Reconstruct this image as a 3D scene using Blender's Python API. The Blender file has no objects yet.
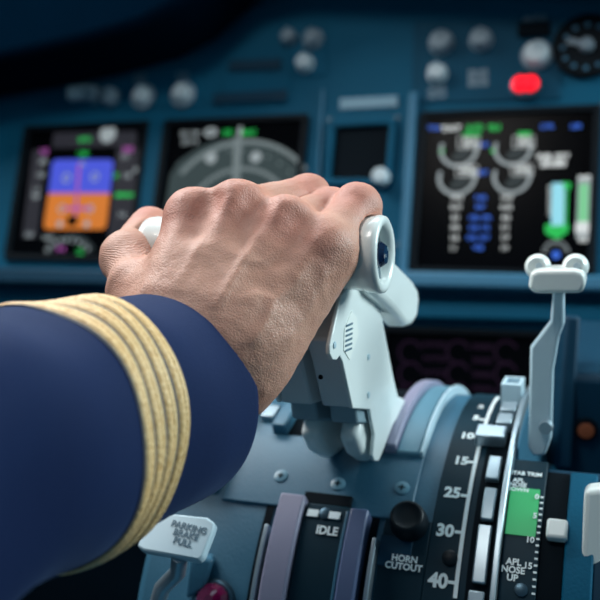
import bpy, math, random
import numpy as np
from mathutils import Vector, Matrix

random.seed(4)
S = bpy.context.scene
COL = S.collection
pi = math.pi

# ------------------------------------------------------------------ camera
EYE = np.array([0.0, 0.0, 1.12])
YAW, PITCH, ROLL, FPX = 0.3651, 0.2138, -0.0495, 900.0
def basis():
    cy, sy, cp, sp = math.cos(YAW), math.sin(YAW), math.cos(PITCH), math.sin(PITCH)
    f = np.array([-sy*cp, cy*cp, -sp]); r = np.array([cy, sy, 0.0]); u = np.cross(r, f)
    c, s = math.cos(ROLL), math.sin(ROLL)
    return c*r+s*u, -s*r+c*u, f
CR, CU, CF = basis()
cd = bpy.data.cameras.new('camera')
cam = bpy.data.objects.new('camera', cd); COL.objects.link(cam)
cd.sensor_width = 36; cd.lens = FPX*36/600
cd.clip_start = 0.01
cam.matrix_world = Matrix(((CR[0], CU[0], -CF[0], EYE[0]), (CR[1], CU[1], -CF[1], EYE[1]),
                           (CR[2], CU[2], -CF[2], EYE[2]), (0, 0, 0, 1)))
cd.dof.use_dof = True; cd.dof.focus_distance = 0.395; cd.dof.aperture_fstop = 8.4
S.camera = cam

# ------------------------------------------------------------------ world + light
w = bpy.data.worlds.new('world'); S.world = w; w.use_nodes = True
bg = w.node_tree.nodes['Background']
bg.inputs[0].default_value = (0.20, 0.42, 0.58, 1); bg.inputs[1].default_value = 0.30

def area(name, loc, target, sx, sy, power, col):
    l = bpy.data.lights.new(name, 'AREA'); l.shape = 'RECTANGLE'; l.size = sx; l.size_y = sy
    l.energy = power; l.color = col
    o = bpy.data.objects.new(name, l); COL.objects.link(o)
    o.location = loc
    o.rotation_euler = (Vector(target)-Vector(loc)).to_track_quat('-Z', 'Y').to_euler()
    return o
area('windshield_light', (-0.45, 1.15, 2.0), (-0.2, 0.4, 1.0), 1.4, 0.5, 16, (0.86, 0.96, 1.0))
area('right_window_light', (1.0, 0.95, 1.50), (-0.12, 0.42, 1.0), 0.6, 0.5, 21, (0.80, 0.97, 1.0))
area('overhead_fill_light', (-0.40, 0.05, 2.05), (-0.2, 0.5, 1.0), 0.25, 0.25, 4.5, (1.0, 0.95, 0.90))  # unseen fill, added to brighten the aft faces of the lever arms
area('left_window_light', (-1.15, 0.75, 1.95), (-0.2, 0.4, 1.05), 0.6, 0.45, 15, (1.0, 0.97, 0.95))
S.view_settings.view_transform = 'Standard'; S.view_settings.look = 'None'
S.view_settings.gamma = 1; S.view_settings.use_curve_mapping = False
S.view_settings.exposure = 0.0

# ------------------------------------------------------------------ pixel -> place helpers
def ray(px, py): return CF + (px-300)/FPX*CR + (300-py)/FPX*CU
def at(px, py, s): return EYE + ray(px, py)*s
def on_x(px, py, X):
    v = ray(px, py); return EYE + v*((X-EYE[0])/v[0])
TILT = math.radians(24)
PO = EYE + np.array([-.2213, .9489, -.1824])
PU = np.array([1.0, 0, 0]); PV = np.array([0, math.sin(TILT), math.cos(TILT)]); PN = np.array([0, -math.cos(TILT), math.sin(TILT)])
def on_panel(px, py, h=0.0):
    v = ray(px, py); s = ((PO+PN*h-EYE)@PN)/(v@PN); P = EYE+v*s-PO
    return np.array([P@PU, P@PV])
RD = 0.15; DC = np.array([0.5139, EYE[2]-0.333])     # quadrant dome: radius, centre (y, z)
def on_dome(px, py, h=0.0):
    v = ray(px, py); e = np.array([EYE[1], EYE[2]])-DC; d = v[1:]
    a = d@d; b = e@d; c = e@e-(RD+h)**2; D = b*b-a*c
    s = (-b-math.sqrt(max(D, 0)))/a
    P = EYE+v*s
    return P[0], math.atan2(-(P[1]-DC[0]), P[2]-DC[1])
def dome_pt(x, a, h=0.0):
    return np.array([x, DC[0]-(RD+h)*math.sin(a), DC[1]+(RD+h)*math.cos(a)])

# ------------------------------------------------------------------ materials
MATS = {}
def mat(name, col, rough=0.5, metal=0.0, bump=0.0, bscale=200, var=0.0, vscale=12, emit=0.0, coat=0.0, spec=0.5, detail=4):
    m = bpy.data.materials.new(name); m.use_nodes = True; nt = m.node_tree; N = nt.nodes; L = nt.links
    b = N['Principled BSDF']
    b.inputs['Base Color'].default_value = (*col, 1); b.inputs['Roughness'].default_value = rough
    b.inputs['Metallic'].default_value = metal; b.inputs['Coat Weight'].default_value = coat
    b.inputs['Specular IOR Level'].default_value = spec
    tc = N.new('ShaderNodeTexCoord')
    if emit > 0:
        b.inputs['Emission Color'].default_value = (*col, 1); b.inputs['Emission Strength'].default_value = emit
    if var > 0:
        n = N.new('ShaderNodeTexNoise'); n.inputs['Scale'].default_value = vscale; n.inputs['Detail'].default_value = detail
        L.new(tc.outputs['Object'], n.inputs['Vector'])
        mx = N.new('ShaderNodeMix'); mx.data_type = 'RGBA'
        mx.inputs[6].default_value = (*[c*(1-var) for c in col], 1)
        mx.inputs[7].default_value = (*[min(1, c*(1+var)) for c in col], 1)
        L.new(n.outputs['Fac'], mx.inputs[0]); L.new(mx.outputs[2], b.inputs['Base Color'])
    if bump > 0:
        n = N.new('ShaderNodeTexNoise'); n.inputs['Scale'].default_value = bscale; n.inputs['Detail'].default_value = 3
        L.new(tc.outputs['Object'], n.inputs['Vector'])
        bp = N.new('ShaderNodeBump'); bp.inputs['Strength'].default_value = bump; bp.inputs['Distance'].default_value = 0.0006
        L.new(n.outputs['Fac'], bp.inputs['Height']); L.new(bp.outputs['Normal'], b.inputs['Normal'])
    MATS[name] = m
    return m
M = {}
M['panel'] = mat('panel_blue_paint', (0.002, 0.092, 0.172), .6, spec=.12, var=.18, vscale=9, bump=.3, bscale=600)
M['panel_mid'] = mat('panel_module_paint', (0.002, 0.062, 0.118), .6, spec=.12, var=.18, vscale=9)
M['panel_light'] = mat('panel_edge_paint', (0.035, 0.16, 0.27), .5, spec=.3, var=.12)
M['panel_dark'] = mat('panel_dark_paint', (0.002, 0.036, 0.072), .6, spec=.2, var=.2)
M['shield'] = mat('glareshield_vinyl', (0.0004, 0.006, 0.015), 1.0, spec=.0, bump=.4, bscale=900, var=.2)
M['dome'] = mat('quadrant_teal_paint', (0.035, 0.135, 0.215), .42, var=.15, vscale=18, bump=.25, bscale=700)
M['dome2'] = mat('quadrant_light_teal_paint', (0.12, 0.27, 0.36), .38, var=.1, vscale=20)
M['dplate'] = mat('lightplate_dark_teal', (0.004, 0.026, 0.042), .5, spec=.15, var=.2, vscale=30)
M['lilac'] = mat('lilac_grey_slot_strip', (0.27, 0.27, 0.38), .4, var=.08)
M['bluestrip'] = mat('blue_grey_slot_strip', (0.085, 0.12, 0.23), .4, var=.08)
M['placard_white'] = mat('placard_white', (.86, .90, .86), .5, var=.02)
M['slot'] = mat('slot_black', (0.001, 0.005, 0.009), .8, spec=.1)
M['white'] = mat('lever_white_enamel', (0.84, 0.90, 0.88), .32, var=.05, vscale=25, coat=.2)
M['knob_white'] = mat('grip_white_plastic', (0.84, 0.90, 0.87), .28, coat=.3, var=.04)
M['arm'] = mat('lever_grey_enamel', (0.74, 0.80, 0.82), .45, var=.1, vscale=30)
M['armlow'] = mat('lever_lower_teal_grey', (0.28, 0.40, 0.46), .45, var=.1)
M['metal'] = mat('brushed_steel', (0.42, 0.52, 0.58), .38, metal=.8, var=.1, vscale=60)
M['darkmetal'] = mat('dark_screw_metal', (0.05, 0.10, 0.14), .35, metal=.7, var=.1)
M['ink'] = mat('white_legend_ink', (0.80, 0.90, 0.92), .5, var=.02)
M['inkdim'] = mat('pale_placard_ink', (0.20, 0.36, 0.46), .6, var=.05)
M['blackknob'] = mat('black_knob_plastic', (0.003, 0.008, 0.013), .45, spec=.25, var=.1)
M['blueswitch'] = mat('dark_blue_switch', (0.004, 0.015, 0.05), .15, coat=.6, var=.1)
M['greenband'] = mat('green_trim_band', (0.035, 0.52, 0.17), .5, var=.06)
M['placard'] = mat('placard_pale_grey', (0.50, 0.66, 0.74), .4, var=.05)
M['placard_ink'] = mat('placard_dark_ink', (0.08, 0.16, 0.22), .5, var=.05)
M['greyknob'] = mat('grey_knob_plastic', (0.48, 0.58, 0.63), .4, var=.1)
M['greyknob_d'] = mat('dull_grey_knob_plastic', (0.20, 0.28, 0.34), .5, var=.1)
M['magenta'] = mat('magenta_lens', (0.17, 0.003, 0.055), .12, coat=.8, var=.2, vscale=120)
M['screen'] = mat('display_glass', (0.0015, 0.002, 0.003), .22, spec=.02, var=.1)
M['bezel'] = mat('display_bezel_black', (0.003, 0.007, 0.011), .6, spec=.1, var=.1)
M['floor'] = mat('dark_carpet', (0.010, 0.015, 0.022), .95, bump=.8, bscale=400, var=.3)
M['wall'] = mat('cockpit_wall_paint', (0.010, 0.035, 0.060), .7, var=.2)
def em(name, col, k):
    M[name] = mat('lit_'+name, col, .4, emit=k, spec=.1)
    if name not in ('e_red', 'e_redcore', 'e_amber'): M[name].node_tree.nodes['Principled BSDF'].inputs['Base Color'].default_value = (.004, .005, .006, 1)
em('e_white', (0.70, 0.75, 0.75), 1.0); em('e_grey', (0.36, 0.42, 0.44), .85); em('e_dim', (0.07, 0.10, 0.11), .32)
em('e_blue', (0.05, 0.17, 0.80), 1.0); em('e_sky', (0.075, 0.11, 0.80), .85); em('e_ground', (0.85, 0.25, 0.035), .75)
em('e_green', (0.02, 0.50, 0.09), 1.0); em('e_mag', (0.52, 0.12, 0.52), .75); em('e_cyan', (0.30, 0.72, 0.85), 1.0)
em('e_palegreen', (0.25, 0.75, 0.38), .8); em('e_red', (1.0, 0.008, 0.02), 1.3); em('e_redcore', (1.0, 0.10, 0.06), 3.0)
em('e_haze', (0.06, 0.095, 0.10), .55); em('e_arc', (0.20, 0.25, 0.26), .8); em('e_purple', (0.050, 0.010, 0.060), .22); em('e_tape', (0.045, 0.045, 0.06), .5)
em('e_screenhaze', (0.05, 0.085, 0.09), .35); em('e_amber', (0.12, 0.04, 0.02), .25)

# ------------------------------------------------------------------ mesh builder
class MB:
    def __init__(s): s.v = []; s.f = []; s.pc = []
    def add(s, vs, fs):
        n = len(s.v); s.pc.append((n, len(s.f))); s.v += [tuple(float(c) for c in p) for p in vs]; s.f += [tuple(i+n for i in q) for q in fs]; return s
    def box(s, c, d, rot=None):
        c = np.array(c, float); h = np.array(d, float)/2
        vs = [np.array([x, y, z])*h for x in (-1, 1) for y in (-1, 1) for z in (-1, 1)]
        if rot is not None: vs = [np.array(rot)@p for p in vs]
        return s.add([p+c for p in vs], [(0, 1, 3, 2), (4, 6, 7, 5), (0, 4, 5, 1), (2, 3, 7, 6), (0, 2, 6, 4), (1, 5, 7, 3)])
    def prism(s, pts, e):                    # pts: 3-D outline, e: extrusion vector
        n = len(pts); p = [np.array(q, float) for q in pts]; e = np.array(e, float)
        return s.add(p+[q+e for q in p], [tuple(range(n))[::-1], tuple(range(n, 2*n))]+[(i, (i+1) % n, (i+1) % n+n, i+n) for i in range(n)])
    def lathe(s, prof, o, ax, n=32, close=True, up=None):   # prof: (t along axis, radius)
        o = np.array(o, float); ax = np.array(ax, float); ax /= np.linalg.norm(ax)
        t = np.array([0, 0, 1.0]) if abs(ax[2]) < .9 else np.array([1.0, 0, 0])
        if up is not None: t = np.array(up, float)
        e1 = np.cross(ax, t); e1 /= np.linalg.norm(e1); e2 = np.cross(ax, e1)
        vs = []; fs = []
        for (h, r) in prof:
            for k in range(n):
                a = 2*pi*k/n; vs.append(o+ax*h+r*(math.cos(a)*e1+math.sin(a)*e2))
        for i in range(len(prof)-1):
            for k in range(n):
                k2 = (k+1) % n; fs.append((i*n+k, i*n+k2, (i+1)*n+k2, (i+1)*n+k))
        if close: fs.append(tuple(range(n))[::-1]); fs.append(tuple((len(prof)-1)*n+k for k in range(n)))
        return s.add(vs, fs)
    def tube(s, path, rad, n=10):
        P = [np.array(p, float) for p in path]; vs = []; fs = []
        if not hasattr(rad, '__len__'): rad = [rad]*len(P)
        t0 = P[1]-P[0]; e = np.cross(t0, [0.13, 0.31, .94]); e /= np.linalg.norm(e)
        for i, p in enumerate(P):
            t = P[min(i+1, len(P)-1)]-P[max(i-1, 0)]; t /= np.linalg.norm(t)
            e = e-t*(e@t); e /= np.linalg.norm(e); b = np.cross(t, e)
            for k in range(n): a = 2*pi*k/n; vs.append(p+rad[i]*(math.cos(a)*e+math.sin(a)*b))
        for i in range(len(P)-1):
            for k in range(n): k2 = (k+1) % n; fs.append((i*n+k, i*n+k2, (i+1)*n+k2, (i+1)*n+k))
        fs.append(tuple(range(n))[::-1]); fs.append(tuple((len(P)-1)*n+k for k in range(n)))
        return s.add(vs, fs)
    def arc(s, x0, x1, a0, a1, h0, h1, step=2.0):       # patch of the quadrant dome, angles in degrees
        n = max(1, int(abs(a1-a0)/step)); vs = []; fs = []
        for i in range(n+1):
            a = math.radians(a0+(a1-a0)*i/n)
            for x, h in ((x0, h0), (x1, h0), (x1, h1), (x0, h1)): vs.append(dome_pt(x, a, h))
        for i in range(n):
            for k in range(4): k2 = (k+1) % 4; fs.append((4*i+k, 4*i+k2, 4*i+4+k2, 4*i+4+k))
        fs.append((3, 2, 1, 0)); fs.append((4*n, 4*n+1, 4*n+2, 4*n+3))
        return s.add(vs, fs)
    def text(s, body, size, fn, depth=0.0002, bold=0.0, sx=1.0, align='CENTER'):
        c = bpy.data.curves.new('t', 'FONT'); c.body = body; c.size = size; c.align_x = align; c.align_y = 'CENTER'
        c.extrude = depth/2; c.offset = bold*size; c.resolution_u = 3; c.space_line = .85
        o = bpy.data.objects.new('t', c); me = bpy.data.meshes.new_from_object(o)
        vs = [fn(v.co.x*sx, v.co.y, v.co.z+depth/2) for v in me.vertices]
        s.add(vs, [tuple(p.vertices) for p in me.polygons])
        bpy.data.objects.remove(o); bpy.data.curves.remove(c); bpy.data.meshes.remove(me)
        return s
    def build(s, name, m, parent=None, bevel=0.0, smooth=35, label=None, kind=None, sub=0, seg=2, local=False):
        me = bpy.data.meshes.new(name); vs = s.v
        if parent is not None and not local:
            root = parent
            inv = root_matrix(root).inverted(); vs = [tuple(inv@Vector(p)) for p in vs]
        me.from_pydata(vs, [], s.f); me.update()
        import bmesh
        b = bmesh.new(); b.from_mesh(me); bmesh.ops.remove_doubles(b, verts=b.verts, dist=1e-6)
        bmesh.ops.recalc_face_normals(b, faces=b.faces); b.to_mesh(me); b.free()
        for p in me.polygons: p.use_smooth = True
        me.set_sharp_from_angle(angle=math.radians(smooth))
        me.materials.append(M[m] if isinstance(m, str) else m)
        o = bpy.data.objects.new(name, me); COL.objects.link(o)
        if parent is not None: o.parent = parent
        if bevel > 0:
            d = o.modifiers.new('bevel', 'BEVEL'); d.width = bevel; d.segments = seg; d.limit_method = 'ANGLE'; d.angle_limit = .6
            d.harden_normals = False
        if sub: d = o.modifiers.new('sub', 'SUBSURF'); d.levels = sub; d.render_levels = sub
        if label: o['label'] = label
        if kind: o['kind'] = kind
        return o
def root_matrix(o):
    m = o.matrix_basis.copy()
    while o.parent: o = o.parent; m = o.matrix_basis @ m
    return m
def thing(name, loc, label, cat, group=None, rot=(0, 0, 0)):
    o = bpy.data.objects.new(name, None); COL.objects.link(o); o.empty_display_size = .02
    o.location = [float(c) for c in loc]; o.rotation_euler = rot
    o['label'] = label; o['category'] = cat
    if group: o['group'] = group
    return o
def copy_tree(o, parent=None):
    c = o.copy(); COL.objects.link(c); c.parent = parent
    for ch in list(o.children): copy_tree(ch, c)
    return c
def struct(o): o['kind'] = 'structure'; return o

# ------------------------------------------------------------------ the setting
struct(MB().box((-.25, .2, -.01), (2.6, 3.0, .02)).build('floor', 'floor'))
struct(MB().box((-.25, 1.45, .75), (2.6, .04, 1.5)).build('wall_front', 'wall'))
struct(MB().box((-1.52, .3, .62), (.04, 2.3, 1.24)).build('wall_left', 'wall'))
struct(MB().box((1.02, .3, .62), (.04, 2.3, 1.24)).build('wall_right', 'wall'))

# ------------------------------------------------------------------ main instrument panel (local x,y,z = u,v,normal)
PROT = (pi/2-TILT, 0, 0)
def P3(u, v, h=0): return PO+PU*u+PV*v+PN*h
panel = thing('instrument_panel', P3(0, -.30), 'blue painted main instrument panel carrying the lit displays', 'instrument panel', rot=PROT)
def pquad(px, h=0): return [P3(*on_panel(a, b, h), h) for a, b in px]
MB().box((-.22, .42, -.0125), (2.0, .72, .025)).build('panel_board', 'panel', panel, .003, local=True)
def pp(c, h=0): return on_panel(c[0], c[1], h)
# raised frames round the cut-outs and the ledge under the screens
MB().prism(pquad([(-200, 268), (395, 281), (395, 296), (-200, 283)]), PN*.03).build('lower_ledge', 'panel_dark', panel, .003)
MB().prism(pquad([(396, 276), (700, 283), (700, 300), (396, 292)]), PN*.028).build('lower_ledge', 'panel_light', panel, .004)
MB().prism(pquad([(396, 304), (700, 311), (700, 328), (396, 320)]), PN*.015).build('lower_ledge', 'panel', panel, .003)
MB().prism(pquad([(411, 95), (419, 95), (408, 280), (399, 280)]), PN*.010).build('divider_strip', 'panel_light', panel, .002)
MB().prism(pquad([(322, 90), (325, 90), (320, 200), (317, 200)]), PN*.004).build('divider_strip', 'panel_light', panel, .001)
MB().prism(pquad([(148, 118), (166, 118), (152, 262), (134, 262)]), PN*.003).build('divider_strip', 'panel', panel, .002)
MB().prism(pquad([(340, 99), (398, 96), (398, 107), (340, 110)]), PN*.002).build('placard', 'inkdim', panel, .0006, label='pale placard strip')
for c in [(330, 120), (398, 118), (398, 245), (157, 122), (603, 105)]:
    u, v = pp(c); MB().lathe([(0, .0035), (.0015, .0032), (.002, .002)], P3(u, v), PN, 14).build('screw', 'darkmetal', panel)

# glareshield: padded overhang above the panel
GS = .10
out = [(-160, 130), (0, 100), (60, 90), (120, 78), (180, 62), (215, 44), (240, 22), (262, 2), (300, -8), (420, -6), (620, 2), (760, 8), (760, -90), (-160, -90)]
gr = thing('glareshield', P3(*on_panel(220, 20), 0), 'black padded glareshield overhanging the top of the blue panel', 'glareshield')
MB().prism(pquad(out, .012), PN*GS).build('hood_pad', 'shield', gr, .012, seg=4)
MB().box(P3(-.22, .86, -.02), (2.0, .5, .05)).build('hood_top', 'shield', gr, .01)

# ---- display units
def rect_from(px4):
    q = np.array([on_panel(*p) for p in px4]); return q[:, 0].min()*.5+np.sort(q[:, 0])[1]*.5, np.sort(q[:, 0])[-2:].mean(), np.sort(q[:, 1])[:2].mean(), np.sort(q[:, 1])[-2:].mean()
def display(px4, label, bez=.006):
    u0, u1, v0, v1 = rect_from(px4); uc, vc = (u0+u1)/2, (v0+v1)/2
    t = thing('display_unit', P3(uc, vc, 0), label, 'display', rot=PROT)
    W, H = u1-u0, v1-v0
    fr = MB()
    for (cx, cy, dx, dy) in ((0, H/2+bez/2, W+2*bez, bez), (0, -H/2-bez/2, W+2*bez, bez), (-W/2-bez/2, 0, bez, H), (W/2+bez/2, 0, bez, H)):
        fr.box((cx, cy, .003), (dx, dy, .006))
    fr.build('bezel', 'bezel', t, .0012, local=True)
    MB().box((0, 0, .001), (W, H, .002)).build('screen', 'screen', t, local=True)
    t['_c'] = 0; del t['_c']
    def L(px, py):
        u, v = on_panel(px, py, .002); return np.array([u-uc, v-vc])
    def flat(x, y, z=0): return np.array([x, y, .0023+z])
    return t, L, W, H
def quad(mb, L, pts, z=.0022, th=.0002):
    mb.prism([np.array([*L(*p), z]) for p in pts], (0, 0, th)); return mb
def dtext(mb, L, px, py, body, hpx, wpx=None, z=.0026, bold=.02):
    c = L(px, py); s = np.linalg.norm(L(px, py-hpx)-c)*1.35
    sx = 1.0
    if wpx:
        w = np.linalg.norm(L(px+wpx, py)-c); sx = w/(s*.62*max(1, len(body)))
    mb.text(body, s, lambda x, y, zz: np.array([c[0]+x, c[1]+y, z+zz]), bold=bold, sx=sx); return mb
def ring(mb, L, c, r, a0, a1, wd, z=.0024, n=28, kx=1.0):
    ce = L(*c); R0 = np.linalg.norm(L(c[0]+r, c[1])-ce); w_ = np.linalg.norm(L(c[0]+wd, c[1])-ce)
    vs = []; fs = []
    for i in range(n+1):
        a = math.radians(a0+(a1-a0)*i/n)
        for rr in (R0-w_/2, R0+w_/2):
            for zz in (z, z+.0002): vs.append((ce[0]+rr*math.cos(a)*kx, ce[1]+rr*math.sin(a), zz))
    for i in range(n):
        b = 4*i
        for (p, q) in ((0, 1), (1, 3), (3, 2), (2, 0)): fs.append((b+p, b+q, b+4+q, b+4+p))
    mb.add(vs, fs); return mb
def disc(mb, L, c, r, z=.0024, n=20):
    ce = L(*c); R0 = np.linalg.norm(L(c[0]+r, c[1])-ce)
    mb.prism([np.array([ce[0]+R0*math.cos(2*pi*k/n), ce[1]+R0*math.sin(2*pi*k/n), z]) for k in range(n)], (0, 0, .0002)); return mb
def sector(mb, L, c, r, a0, a1, z=.0023, n=16):
    ce = L(*c); R0 = np.linalg.norm(L(c[0]+r, c[1])-ce)
    mb.prism([np.array([ce[0], ce[1], z])]+[np.array([ce[0]+R0*math.cos(math.radians(a0+(a1-a0)*k/n)), ce[1]+R0*math.sin(math.radians(a0+(a1-a0)*k/n)), z]) for k in range(n+1)], (0, 0, .0002)); return mb
def split(mb):                                       # one builder per added piece
    ends = mb.pc[1:]+[(len(mb.v), len(mb.f))]; o = []
    for (v0, f0), (v1, f1) in zip(mb.pc, ends):
        q = MB(); q.v = mb.v[v0:v1]; q.f = [tuple(i-v0 for i in f) for f in mb.f[f0:f1]]; q.pc = [(0, 0)]; o.append(q)
    return o
def E(mb, name, m, t, label=None):
    for q in split(mb): q.build(name, m, t, local=True, label=label)

# primary flight display
t, L, W, H = display([(30, 131), (145, 128), (13, 255), (128, 258)], 'left display showing the blue and orange artificial horizon', .007)
def rr(pts, k=.18, n=4):      # round the corners of a pixel polygon
    o = []; N_ = len(pts)
    for i, p in enumerate(pts):
        p = np.array(p, float); a = np.array(pts[i-1], float); b = np.array(pts[(i+1) % N_], float)
        p0 = p+(a-p)*k; p1 = p+(b-p)*k
        for j in range(n+1):
            tt = j/n; o.append(tuple((1-tt)**2*p0+2*tt*(1-tt)*p+tt*tt*p1))
    return o
E(quad(MB(), L, [(52, 164), (54, 161), (57, 159.5), (110, 159.5), (113, 161), (113.5, 164), (110, 194), (48.5, 194)]), 'horizon_sky', 'e_sky', t, 'blue sky half')
E(quad(MB(), L, [(48.5, 194), (110, 194), (106.5, 224), (105, 228), (102, 229.5), (47, 229.5), (44.5, 228), (44, 224)]), 'horizon_ground', 'e_ground', t, 'orange ground half')
E(quad(MB(), L, [(54, 133), (137, 131), (136, 146), (52, 148)]), 'mode_annunciator', 'e_tape', t)
b = MB()
quad(b, L, [(33, 150), (47, 150), (37, 238), (22, 238)]); quad(b, L, [(117, 148), (139, 148), (130, 238), (108, 238)]); E(b, 'scale_tape', 'e_tape', t)
b = MB(); dtext(b, L, 85, 140, 'SPD', 5, 14); dtext(b, L, 83.5, 154, 'CMD', 5, 9); dtext(b, L, 80, 252, '122', 6, 9); dtext(b, L, 116, 176, '20', 5, 6)
quad(b, L, [(116, 193), (134, 193), (133, 197), (115, 197)]); E(b, 'green_symbology', 'e_green', t)
b = MB(); dtext(b, L, 44, 152, '142', 6, 11); dtext(b, L, 128, 150, '2000', 6, 13); dtext(b, L, 61, 249, 'H', 6, 7); quad(b, L, [(78.3, 164), (80.8, 164), (76.5, 226), (74, 226)], .0027)
quad(b, L, [(50, 192.4), (110, 192.4), (110, 194), (49.5, 194)], .0025); quad(b, L, [(64, 207), (92, 207), (92, 210), (64, 210)], .0025); E(b, 'magenta_symbology', 'e_mag', t)
b = MB()
for p, s_ in (((43, 162), '180'), ((41, 175), '160'), ((36, 190), '1 4'), ((36, 197), '9'), ((29, 235), '120'), ((49, 238), 'NAV'), ((125, 157), '2 0'), ((127, 176), '18'), ((122, 215), '16'), ((137, 170), '6')):
    dtext(b, L, *p, s_, 5, 10)
dtext(b, L, 82, 164, 'A', 5, 6); ring(b, L, (66.5, 178), 3.4, 0, 360, 1.4); ring(b, L, (95, 177), 3.4, 0, 360, 1.4); ring(b, L, (62, 209), 3.2, 0, 360, 1.4); ring(b, L, (90, 209), 3.2, 0, 360, 1.4)
disc(b, L, (60, 224), 3); disc(b, L, (87, 224), 3)
E(b, 'white_symbology', 'e_grey', t)
b = MB(); ring(b, L, (68, 268), 27, 35, 150, 5.5)
for k in range(9): pass
E(b, 'compass_rose', 'e_dim', t)
b = MB(); 
for k, a in enumerate(range(40, 150, 13)): 
    x, y = 68+26*math.cos(math.radians(a)), 266-26*math.sin(math.radians(a)); dtext(b, L, x, y, '369'[k % 3], 5, 4)
disc(b, L, (108, 134), 8)
E(b, 'compass_figure', 'e_grey', t)
b = MB(); quad(b, L, [(68, 216), (78, 216), (77, 226), (67, 226)], .0028); E(b, 'heading_box', 'screen', t)

# navigation display
t, L, W, H = display([(171, 125), (304, 122), (154, 262), (288, 264)], 'display behind the hand showing grey map arcs', .007)
b = MB(); quad(b, L, [(170, 176), (178, 162), (200, 147), (220, 140), (238, 138.5), (258, 142), (280, 152), (297, 166), (290, 240), (160, 240)], .00215); E(b, 'map_haze', 'e_haze', t)  # grey-teal haze on the glass, painted as a faintly glowing patch
b = MB(); ring(b, L, (236, 226), 84, 40, 141, 4.5, n=50); ring(b, L, (236, 226), 56, 15, 165, 3.5, n=50); quad(b, L, [(234, 138), (242, 138), (238, 230), (231, 230)], .0027)
for a in range(45, 141, 10):
    x, y = 236+76*math.cos(math.radians(a)), 226-76*math.sin(math.radians(a)); disc(b, L, (x, y), 1.3)
E(b, 'map_arc', 'e_arc', t)
b = MB(); disc(b, L, (211, 158), 5.5); disc(b, L, (256, 157), 5.5); E(b, 'weather_symbol', 'e_grey', t)
b = MB(); dtext(b, L, 228, 133, '045', 6, 12); dtext(b, L, 249, 133, 'MAG', 6, 12); E(b, 'green_symbology', 'e_green', t)
b = MB(); dtext(b, L, 190, 134, 'GS 139', 5, 24); dtext(b, L, 190, 142, '251/14', 5, 22); dtext(b, L, 211, 133, 'O', 8, 9, bold=.08); dtext(b, L, 240, 132.5, 'I', 9, 9, bold=.08); E(b, 'white_symbology', 'e_grey', t)

# engine display
t, L, W, H = display([(427, 118), (593, 113), (417, 268), (588, 273)], 'large right display showing round engine gauges and fuel bars', .007)
b = MB()
for (cx, cy) in ((459, 148), (513, 147), (457, 176), (512, 175)): ring(b, L, (cx, cy+1), 18, 160, 385, 3.6)
E(b, 'gauge_arc', 'e_grey', t)
b = MB()
for (cx, cy) in ((459, 148), (513, 147), (457, 176), (512, 175)): sector(b, L, (cx, cy), 14, 235, 372)
E(b, 'gauge_sector', 'e_dim', t)
b = MB()
for (cx, cy, s_) in ((469, 143, '23.4'), (524, 142, '23.5'), (467, 171, '412'), (522, 170, '410')):
    dtext(b, L, cx, cy, s_, 7.0, 17, bold=.05)
    for q4 in ([(-11, -5.5), (11, -5.5), (11, -4.8), (-11, -4.8)], [(-11, 4.8), (11, 4.8), (11, 5.5), (-11, 5.5)], [(-11, -5.5), (-10.3, -5.5), (-10.3, 5.5), (-11, 5.5)], [(10.3, -5.5), (11, -5.5), (11, 5.5), (10.3, 5.5)]): quad(b, L, [(cx+a_, cy+b_) for a_, b_ in q4], .0026)
for k, (y, s1, s2) in enumerate(((198, '74.2', '74.5'), (207.5, '0.41', '0.42'), (218, '41', '42'), (228, '72', '71'), (238, '16', '17'), (248, '1.1', '1.0'))):
    w_ = 17 if k < 2 else 11
    dtext(b, L, 457-k*.7, y, s1, 4.6, w_, bold=.03); dtext(b, L, 507-k*.6, y, s2, 4.6, w_, bold=.03)
dtext(b, L, 451, 129, 'TAT', 5.5, 20, bold=.04)
dtext(b, L, 553, 157, 'FUEL QTY', 5, 36, bold=.06); dtext(b, L, 553, 164, '20.80', 6, 36, bold=.06)
E(b, 'white_figure', 'e_white', t)
b = MB()
for cx, cy, s_, w_ in ((434, 128.5, 'TO', 11), (547, 127, 'CTR', 13), (576, 126.5, 'LBS', 13), (485, 145, 'N1', 9), (483, 173, 'EGT', 10),
                 (481, 198, 'N2', 11), (480, 207.5, 'FF', 12), (480, 218, 'OIL PR', 28), (479, 228, 'OIL TE', 26), (478, 238, 'OIL QT', 26), (478, 248, 'VIB', 14)):
    dtext(b, L, cx, cy, s_, 4.3, w_, bold=.03)
disc(b, L, (556, 255), 4)
E(b, 'blue_legend', 'e_blue', t)
b = MB(); dtext(b, L, 475, 128.5, 'R-TO', 6, 17, bold=.05); dtext(b, L, 494.5, 128, '92.4', 6, 17, bold=.05); quad(b, L, [(463, 133), (480, 133), (480, 136), (463, 136)]); quad(b, L, [(518, 132), (531, 132), (531, 136), (518, 136)])
disc(b, L, (442, 151), 2.2); disc(b, L, (493, 151), 2.2)
E(b, 'green_figure', 'e_green', t)
b = MB(); quad(b, L, [(552, 183), (565, 183), (564, 226), (551, 226)]); E(b, 'quantity_bar', 'e_cyan', t, 'pale cyan bar')
b = MB(); quad(b, L, rr([(545, 224), (569, 224), (568, 232), (557, 240), (545, 233)])); quad(b, L, [(562, 182), (571, 183), (570, 190), (564, 189)]); quad(b, L, [(566, 191), (568, 191), (567, 224), (565, 224)]); E(b, 'bar_pointer', 'e_green', t, 'green arrow-shaped pointer')
b = MB(); quad(b, L, [(578, 176), (592, 176), (590, 238), (576, 238)]); E(b, 'side_bar', 'e_grey', t)
b = MB(); quad(b, L, [(579, 184), (589, 184), (588, 222), (578, 222)], .0027); E(b, 'side_bar_fill', 'e_palegreen', t, 'pale green fill')
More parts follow.
